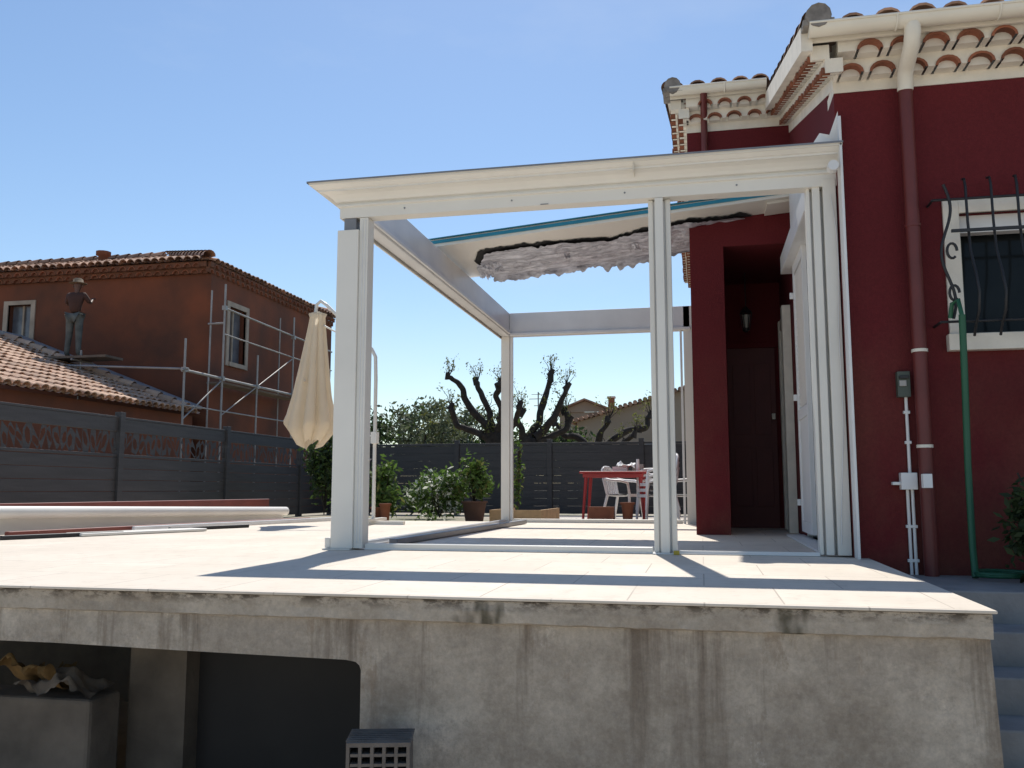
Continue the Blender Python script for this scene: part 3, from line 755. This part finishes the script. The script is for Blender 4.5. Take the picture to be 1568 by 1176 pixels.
for x in(-16.5,-13.3):P((x,16.6,3.26),(x,17.3,3.26))
for (x,y,z) in((-10.5,16.5,2.94),(-10.5,18,2.93),(-10.5,19.6,2.93),(-10.5,21.5,2.93),(-10.5,18,4.55),(-10.5,21.5,4.46)):
    mb.box(x-.045,x+.045,y-.045,y+.045,z-.05,z+.05,m_steel)
mb.obj('scaffolding')

wk=empty('construction_worker',(-13.55,16.95,3.35),rotz=.15)
vs=[(0,0,.95),(-.1,0,.9),(.1,0,.9),(-.12,.02,.5),(.13,-.03,.5),(-.13,-.03,.09),(.15,-.05,.09),(-.14,.09,.04),(.17,.08,.04)]
skin('jeans_legs',vs,[(0,1),(0,2),(1,3),(2,4),(3,5),(4,6),(5,7),(6,8)],[.13,.105,.105,.075,.075,.055,.055,.045,.045],m_jeans,wk,1)
vs=[(0,0,.98),(0,.0,1.15),(0,.02,1.36),(-.17,.03,1.42),(.17,.03,1.42),(-.27,.10,1.22),(.27,.12,1.24)]
skin('shirt',vs,[(0,1),(1,2),(2,3),(2,4),(3,5),(4,6)],[(.14,.11),(.145,.11),(.16,.11),.075,.075,.05,.05],m_shirt,wk,1)
vs=[(-.27,.10,1.22),(-.22,.32,1.30),(-.20,.40,1.34)];skin('forearm_left',vs,[(0,1),(1,2)],[.042,.03,.034],m_skin,wk,1)
vs=[(.27,.12,1.24),(.20,.32,1.36),(.18,.40,1.40)];skin('forearm_right',vs,[(0,1),(1,2)],[.042,.03,.034],m_skin,wk,1)
mb=MB()
for sx,hx,hz in((-1,-.20,1.34),(1,.18,1.40)):
    for k in range(4):
        a=hx-.03+k*.02;mb.path([(a,.40,hz+.01),(a,.45,hz+.03),(a,.475-(k%2)*.01,hz+.01)],[.009,.008,.006],m_skin,6)
    mb.path([(hx-sx*.03,.38,hz),(hx-sx*.055,.42,hz+.02),(hx-sx*.05,.45,hz+.03)],[.01,.009,.007],m_skin,6)
mb.obj('fingers',wk)
vs=[(0,.03,1.42),(0,.035,1.52),(0,.045,1.58),(0,.05,1.66),(0,.05,1.72)];skin('head',vs,[(0,1),(1,2),(2,3),(3,4)],[.055,.05,.075,.095,.07],m_skin,wk,2)
mb=MB();mb.path([(0,.05,1.685),(0,.05,1.69),(0,.05,1.70),(0,.05,1.78),(0,.05,1.80)],[.19,.19,.115,.10,.07],m_hat,18)
for s in(-1,1):mb.path([(s*.1,.05,1.6),(s*.108,.05,1.64)],[.018,.02],m_skin,8)
mb.path([(0,.14,1.63),(0,.165,1.61)],[.012,.016],m_skin,6)
mb.obj('straw_hat_and_ears',wk)

# ------------------------------------------------------------------ parasol
pr=empty('cantilever_parasol')
mb=MB()
mb.path([(-4.18,11,.0),(-4.18,11,1.9),(-4.19,11,2.2),(-4.24,11,2.30),(-4.6,11,2.64),(-4.9,11,2.93),(-4.99,11,2.99),(-5.05,11,2.94),(-5.06,11,2.80)],.024,m_white,10)
mb.path([(-4.18,11,1.15),(-4.26,10.95,1.15),(-4.26,10.95,1.05)],.012,m_white,8);mb.box(-4.22,-4.14,10.95,11.05,1.05,1.2,m_white)
mb.path([(-4.22,11,.85),(-4.30,10.97,.80),(-4.30,10.97,.72)],.01,m_grey,8)
mb.path([(-4.6,11,2.64),(-4.75,11,2.55),(-5.03,11,2.70)],.012,m_white,8)
mb.box(-4.6,-3.76,10.96,11.04,.0,.045,m_white);mb.box(-4.22,-4.14,10.6,11.4,.046,.08,m_white)
mb.path([(-5.06,11,2.82),(-5.06,11,2.78),(-5.08,11,1.3)],.02,m_white,8)
mb.obj('mast_and_arm',pr)
mb=MB();rings=[];cx,cy=-5.03,11
prs=[(2.84,.03,0),(2.81,.12,.05),(2.76,.10,.1),(2.5,.135,.25),(2.1,.195,.36),(1.7,.265,.40),(1.45,.32,.42),(1.32,.35,.45),(1.28,.345,.45),(1.17,.26,.5),(1.08,.19,.6)]
for z,r,fo in prs:
    ring=[]
    for k in range(112):
        a=2*math.pi*k/112
        w=abs(math.sin(a*4.+.3+.25*math.sin(z*3)));rr=r*(1-fo*(1-w)**1.3)+.014*noise.noise(Vector((math.cos(a)*3,math.sin(a)*3,z*2)))
        zz=z-(.05*math.sin(a*3+1)+.06*(1-w) if z<1.35 else 0)
        ring.append((cx+rr*math.cos(a)-(2.8-z)*.045,cy+rr*math.sin(a),zz))
    rings.append(ring)
mb.loft(rings,m_canvas,closed=True,smooth=True)
mb.path([(cx-.05,cy-.22,1.9),(cx-.05,cy-.23,1.86)],.02,m_canvas,6)
mb.obj('closed_canopy',pr)

# ------------------------------------------------------------------ stacked pergola profiles on the terrace
mb=MB()
mb.obox((-6.75,6.2,.10),(-6.0,12.0,.10),.13,.16,m_white)
mb.path([(-6.60,6.0,.26),(-5.93,12.05,.14)],.062,m_white,14)
mb.obox((-7.1,6.5,.18),(-6.5,12.6,.18),.06,.26,m_brown_metal)
mb.obox((-6.35,7.2,.03),(-5.45,11.8,.03),.06,.06,m_brown_metal)
mb.obox((-5.95,7.6,.018),(-5.4,8.9,.018),.30,.03,m_white)
mb.obox((-6.15,6.9,.02),(-5.7,8.0,.02),.06,.04,m_black);mb.obox((-5.7,8.8,.02),(-5.3,9.8,.02),.05,.04,m_black)
mb.obox((-6.0,8.6,.03),(-5.2,12.2,.03),.05,.05,m_white2)
mb.obj('stacked_metal_profiles',bevel=.01)
mb=MB();mb.obox((-2.3,11.6,.03),(-2.45,6.9,.03),.07,.05,m_grey);mb.obj('loose_rail',bevel=.006)

# ------------------------------------------------------------------ garden
def bush(name,c,rad,n,size,m,m2=None,f2=.1,pot=None):
    mb=MB()
    for i in range(10):
        a=random.uniform(0,6.28);rr=random.uniform(.1,.6)
        mb.path([(c[0],c[1],0),(c[0]+rr*rad[0]*.5*math.cos(a),c[1]+rr*rad[1]*.5*math.sin(a),c[2]*.6),(c[0]+rr*rad[0]*math.cos(a),c[1]+rr*rad[1]*math.sin(a),c[2]+rad[2]*.5)],.007,m_bark,5)
    leaf_cloud(mb,c,rad,n,size,m,20,.38,m2,f2,.3)
    if pot:
        mb.path([(c[0],c[1],-.05),(c[0],c[1],pot*.9),(c[0],c[1],pot*.9),(c[0],c[1],pot)],[.14,.19,.21,.21],M('brown_pot',(.13,.07,.05),.9,.3),20)
    mb.obj(name)
bush('flowering_shrub',(-4.15,13.9,.40),(.46,.35,.36),2300,.05,m_leaf,m_flower,.26)
bush('potted_shrub',(-3.52,13.7,.60),(.30,.22,.30),1300,.05,m_leaf,m_leafy,.2,.27)
bush('garden_shrub',(-5.05,13.6,.50),(.36,.3,.40),1500,.055,m_leaf,m_leafy,.1)
bush('garden_shrub.001',(-6.55,14.8,.75),(.32,.35,.75),2000,.06,m_leafd,m_leaf,.3)
bush('garden_shrub.002',(-3.0,14.6,.75),(.10,.12,.72),240,.045,m_leaf,m_leafy,.3)
bush('garden_shrub.003',(-4.65,15.2,.32),(.6,.3,.28),1200,.055,m_leafd,m_leaf,.3)
mb=MB()
mb.box(-3.3,-2.5,13.8,13.84,-.06,.13,m_wood);mb.box(-2.5,-2.46,13.8,15.6,-.06,.13,m_wood);mb.box(-3.3,-3.26,13.85,15.6,-.06,.13,m_wood);mb.obj('wooden_planter_edging')
mb=MB()
for x,y,w,h in((-4.75,13.0,.16,.24),(-4.95,13.2,.2,.18),(-1.15,14.2,.2,.25)):
    mb.path([(x,y,-.06),(x,y,h*.85),(x,y,h*.86),(x,y,h)],[w*.35,w*.5,w*.6,w*.6],m_terra,16)
mb.box(-1.75,-1.35,14.0,14.2,-.06,.18,m_terra)
mb.obj('clay_pots')
mb=MB();tx,ty=-1.42,15.0
mb.box(tx-.55,tx+.55,ty-.4,ty+.4,.715,.75,m_plastic_r)
mb.box(tx-.5,tx+.5,ty-.35,ty-.32,.65,.714,m_plastic_r);mb.box(tx-.5,tx+.5,ty+.32,ty+.35,.65,.714,m_plastic_r)
for sx in(-1,1):
    for sy in(-1,1):
        mb.path([(tx+sx*.44,ty+sy*.31,.714),(tx+sx*.50,ty+sy*.36,-.06)],[.035,.022],m_plastic_r,8)
mb.obj('red_garden_table',bevel=.012)
mb=MB();mb.box(tx-.02,tx+.22,ty-.2,ty+.05,.752,.83,m_plastic_w);mb.box(tx+.3,tx+.48,ty-.1,ty+.15,.752,.87,m_steel)
noisy_grid(mb,(tx+.05,ty-.25,.86),(.3,0,0),(0,.3,0),10,10,.08,8,m_plastic_w,seed=4)
mb.path([(tx+.4,ty-.22,.752),(tx+.4,ty-.22,.95)],[.03,.025],m_plastic_w,10)
mb.obj('table_things')
def chair(name,x,y,rot,z=0.):
    mb=MB()
    for sx in(-1,1):
        mb.path([(sx*.22,-.22,.43),(sx*.26,-.26,0)],[.026,.02],m_plastic_w,8)
        mb.path([(sx*.20,.20,.43),(sx*.25,.30,0)],[.026,.02],m_plastic_w,8)
        mb.path([(sx*.24,-.24,.42),(sx*.27,-.22,.62),(sx*.28,-.10,.66),(sx*.27,.10,.67),(sx*.23,.24,.70)],.024,m_plastic_w,8)
        mb.path([(sx*.21,.21,.43),(sx*.23,.27,.7),(sx*.19,.31,.86),(sx*.08,.325,.90)],.022,m_plastic_w,8)
    mb.path([(-.1,.325,.90),(0,.328,.905),(.1,.325,.90)],.024,m_plastic_w,8)
    for k in range(5):
        xx=-.15+k*.075;mb.obox((xx,.215,.43),(xx,.325,.895),.045,.012,m_plastic_w,up=(0,1,0))
    rings=[]
    for j in range(7):
        yy=-.25+j*.08;rings.append([(xx,yy,.435-.03*math.cos(xx*6)*math.sin((yy+.25)*5)-(.02 if j==0 else 0)) for xx in[-.23+.046*i for i in range(11)]])
    mb.loft(rings,m_plastic_w,smooth=True);mb.loft([[ (p[0],p[1],p[2]-.02) for p in r] for r in rings],m_plastic_w,smooth=True)
    mb.obox((-.23,-.25,.41),(.23,-.25,.41),.02,.05,m_plastic_w)
    return mb.obj(name,loc=(x,y,z-.06),rotz=rot)
chair('plastic_chair',-1.35,15.75,1.2)
for i in range(3):chair('plastic_chair.%03d'%(i+1),-.72,14.7+.0*i,-1.2,.0+i*.09)
chair('plastic_chair.004',-.35,15.4,-1.6)

# ------------------------------------------------------------------ pollarded trees
def pollard(name,x0,y0,limbs,r0,twigs=8):
    e=empty(name)
    vs=[(x0,y0,-.1)];rd=[r0];ed=[]
    vs.append((x0+limbs['t'][0],y0,limbs['t'][1]));rd.append(r0*.8);ed.append((0,1))
    tips=[];knobs=[]
    for L in limbs['l']:
        prev=L[0]
        off=random.uniform(-.5,.5)
        n=len(L[1:]);pa=vs[L[0]]
        for k,(a,z) in enumerate(L[1:]):
            last=k==n-1
            pb=(x0+a,y0+off*(k+1)/n*1.5,z)
            for t in(.35,.7):
                q_=(pa[0]+(pb[0]-pa[0])*t+random.uniform(-.07,.07),pa[1]+(pb[1]-pa[1])*t+random.uniform(-.05,.05),pa[2]+(pb[2]-pa[2])*t+random.uniform(-.03,.03))
                vs.append(q_);rd.append((.115-.045*(k+t)/n)*random.uniform(.8,1.1));ed.append((prev,len(vs)-1));prev=len(vs)-1
                if random.random()<.35:knobs.append(q_)
            vs.append(pb);rd.append(.10-.035*k/n if not last else .088);ed.append((prev,len(vs)-1));prev=len(vs)-1;pa=pb
        tips.append(vs[-1])
    skin('trunk_and_limbs',vs,ed,rd,m_bark,e,1)
    mb=MB()
    for t in tips+knobs:
        kn=t in knobs
        for k in range(3 if kn else twigs):
            a=random.uniform(0,6.28);sp=random.uniform(.05,.28);h=random.uniform(.12,.48)*(.6 if kn else 1)
            p=(t[0]+sp*math.cos(a),t[1]+sp*math.sin(a),t[2]+h)
            mb.path([t,((t[0]+p[0])/2+.02,t[1],(t[2]+p[2])/2+.03),p],[.011,.008,.004],m_bark,4)
            leaf_cloud(mb,p,(.10,.10,.14),13,.034,m_leafy,3,.6)
    for t in tips+knobs[::2]:
        mb.path([(t[0]-.02,t[1],t[2]-.08),(t[0]+random.uniform(-.14,.14),t[1],t[2]+.10)],[.095,.05],m_bark,7)
    mb.obj('shoots',e)
pollard('pollarded_tree',-5.0,22,{'t':(-.1,1.7),'l':[(1,(-.5,2.25),(-.85,2.7),(-1.0,3.1),(-1.28,3.35)),(1,(-.25,2.4),(-.48,2.8),(-.62,3.25)),(1,(.1,2.35),(-.02,2.8),(.17,3.1)),(1,(-.7,1.95),(-1.05,2.05),(-1.2,2.55)),(1,(.35,2.1),(.5,2.4))]},.22)
pollard('pollarded_tree.001',-4.2,21.5,{'t':(0,1.55),'l':[(1,(.3,2.1),(.42,2.8),(.5,3.4)),(1,(.55,2.05),(.85,2.5),(1.0,2.95)),(1,(-.2,2.1),(-.1,2.5)),(1,(.6,1.75),(1.0,2.0),(.95,2.4))]},.22)
pollard('pollarded_tree.002',-2.6,22.5,{'t':(0,1.4),'l':[(1,(-.5,1.8),(-.9,1.85),(-1.1,2.2)),(1,(.4,1.7),(.8,1.95),(1.25,2.0),(1.35,2.35)),(1,(.1,1.8),(.35,2.2)),(1,(.7,1.5),(1.0,1.8))]},.22)
mb=MB()
for (x,y,z,rx,rz,n,m) in((-12.6,30,2.4,1.6,1.1,3000,m_leafd),(-10.3,29,1.9,1.3,1.0,2400,m_leafd),(-8.6,27,2.2,1.2,1.1,3000,m_olive),(-7.0,27,1.9,1.3,1.0,2600,m_olive),(-5.6,27,1.5,1.5,.8,2200,m_leafd),(-4.0,26,1.5,1.4,.7,2000,m_leafd),(-2.6,27,1.2,1.4,.5,1200,m_leafd),(-14.5,34,2.3,2,1.2,1500,m_olive),(-1.4,60,5.4,2.6,1.2,1500,m_leafd),(-8.4,60,3.0,5,1.4,1500,m_leafd)):
    leaf_cloud(mb,(x,y,z),(rx,1.2,rz),n,.10 if y<40 else .2,m,34,.32,m_leaf,.12)
    mb.path([(x,y,-.1),(x+.1,y,z)],[.14,.08],m_bark,7)
mb.obj('distant_trees')
mb=MB();leaf_cloud(mb,(-7.15,24,2.1),(.75,.7,.75),1300,.07,m_olive,20,.35,m_leafy,.2);mb.path([(-7.2,24,-.07),(-7.1,24,2.1)],[.12,.06],m_bark,8);mb.obj('olive_tree')
# far house: long low roof rising to the right, small gabled volume behind
fh=empty('beige_house')
mb=MB();y=38
mb.box(-5.2,3,y,y+9,-.1,3.35,m_beige)
mb.box(-6.9,-4.3,y+6,y+9,2.0,4.3,m_beige)
mb.box(-2.6,-1.9,y-.03,y+.01,1.3,2.4,m_plastic_w);mb.box(-2.5,-2.0,y-.04,y-.031,1.4,2.3,m_glass)
mb.obj('walls',fh)
mb=MB()
zl,zr=3.35,5.7
mb.add([(-5.4,y-.3,zl),(3,y-.3,zr),(3,y+9,zr),(-5.4,y+9,zl)],[(0,1,2,3)],m_tile)
mb.add([(-5.2,y,3.35),(3,y,3.35),(3,y,zr-.03)],[(0,1,2)],m_beige)
nn=40
for i in range(nn):
    a=i/nn;xx=-5.4+8.4*a;zz_=zl+(zr-zl)*a
    mb.path([(xx,y-.35,zz_+.02),(xx,y+9,zz_+.02)],.10,m_tile,6)
gx=-5.6
mb.add([(gx-1.4,y+5.9,4.3),(gx,y+5.9,4.85),(gx+1.4,y+5.9,4.3)],[(0,1,2)],m_beige)
for s in(-1,1):
    vs=[(gx+s*1.6,yy,4.24+d) for yy in(y+5.6,y+10) for d in(0,.09)]+[(gx,yy,4.88+d) for yy in(y+5.6,y+10) for d in(0,.09)]
    mb.add(vs,[(0,1,5,4),(1,3,7,5),(0,2,6,4),(2,3,7,6)],m_tile)
mb.box(gx+1.05,gx+1.35,y+7,y+7.4,3.8,5.1,m_terra);mb.box(gx+1.0,gx+1.4,y+6.95,y+7.45,5.1,5.18,m_mortar)
mb.obj('roof',fh)
mb=MB();mb.path([(-6.9,38,-.1),(-6.9,38,4.7)],.03,m_grey,6);mb.path([(-7.3,38,4.4),(-6.5,38,4.4)],.02,m_grey,6);mb.path([(-7.1,38,4.1),(-6.7,38,4.1)],.02,m_grey,6);mb.path([(-7.2,38,4.6),(-6.6,38,4.6)],.015,m_grey,6);mb.obj('tv_antenna')

# ------------------------------------------------------------------ light
EL=math.radians(56);AZ=math.radians(-10)
to_sun=Vector((math.sin(AZ)*math.cos(EL),math.cos(AZ)*math.cos(EL),math.sin(EL)))
sd=bpy.data.lights.new('sun','SUN');sd.energy=5.0;sd.angle=math.radians(.5);sd.color=(1,.95,.87)
so=bpy.data.objects.new('sun',sd);COL.objects.link(so);so.rotation_euler=(-to_sun).to_track_quat('-Z','Y').to_euler();so.location=(0,0,20)
w=bpy.data.worlds.new('World');S.world=w;w.use_nodes=True;nt=w.node_tree
bg=nt.nodes['Background'];sk=nt.nodes.new('ShaderNodeTexSky');sk.sky_type='NISHITA';sk.sun_disc=False
sk.sun_elevation=EL;sk.sun_rotation=AZ;sk.air_density=1.1;sk.dust_density=.3;sk.ozone_density=1.7;sk.altitude=50
hsv=nt.nodes.new('ShaderNodeHueSaturation');hsv.inputs['Saturation'].default_value=1.08;nt.links.new(sk.outputs[0],hsv.inputs['Color'])
tc=nt.nodes.new('ShaderNodeTexCoord');mp=nt.nodes.new('ShaderNodeMapping');mp.inputs['Scale'].default_value=(1,1,2.6)
nt.links.new(tc.outputs['Generated'],mp.inputs['Vector'])
cl=ramp(nt,noise_n(nt,mp.outputs[0],2.2,7,.55),.54,.85,(0,0,0,1),(.25,.25,.25,1))
c=mixc(nt,cl,hsv.outputs[0],(6.2,6.6,7.0))
nt.links.new(c,bg.inputs[0]);bg.inputs[1].default_value=.134
# ------------------------------------------------------------------ camera
cd=bpy.data.cameras.new('camera');cd.sensor_width=36;cd.lens=1356/1568*36;cd.clip_end=3000;cd.clip_start=.05
co=bpy.data.objects.new('camera',cd);COL.objects.link(co);co.location=(0,0,.45)
co.rotation_euler=(math.radians(90+6.8),0,math.radians(12));S.camera=co
S.view_settings.view_transform='Standard';S.view_settings.look='None';S.view_settings.exposure=0
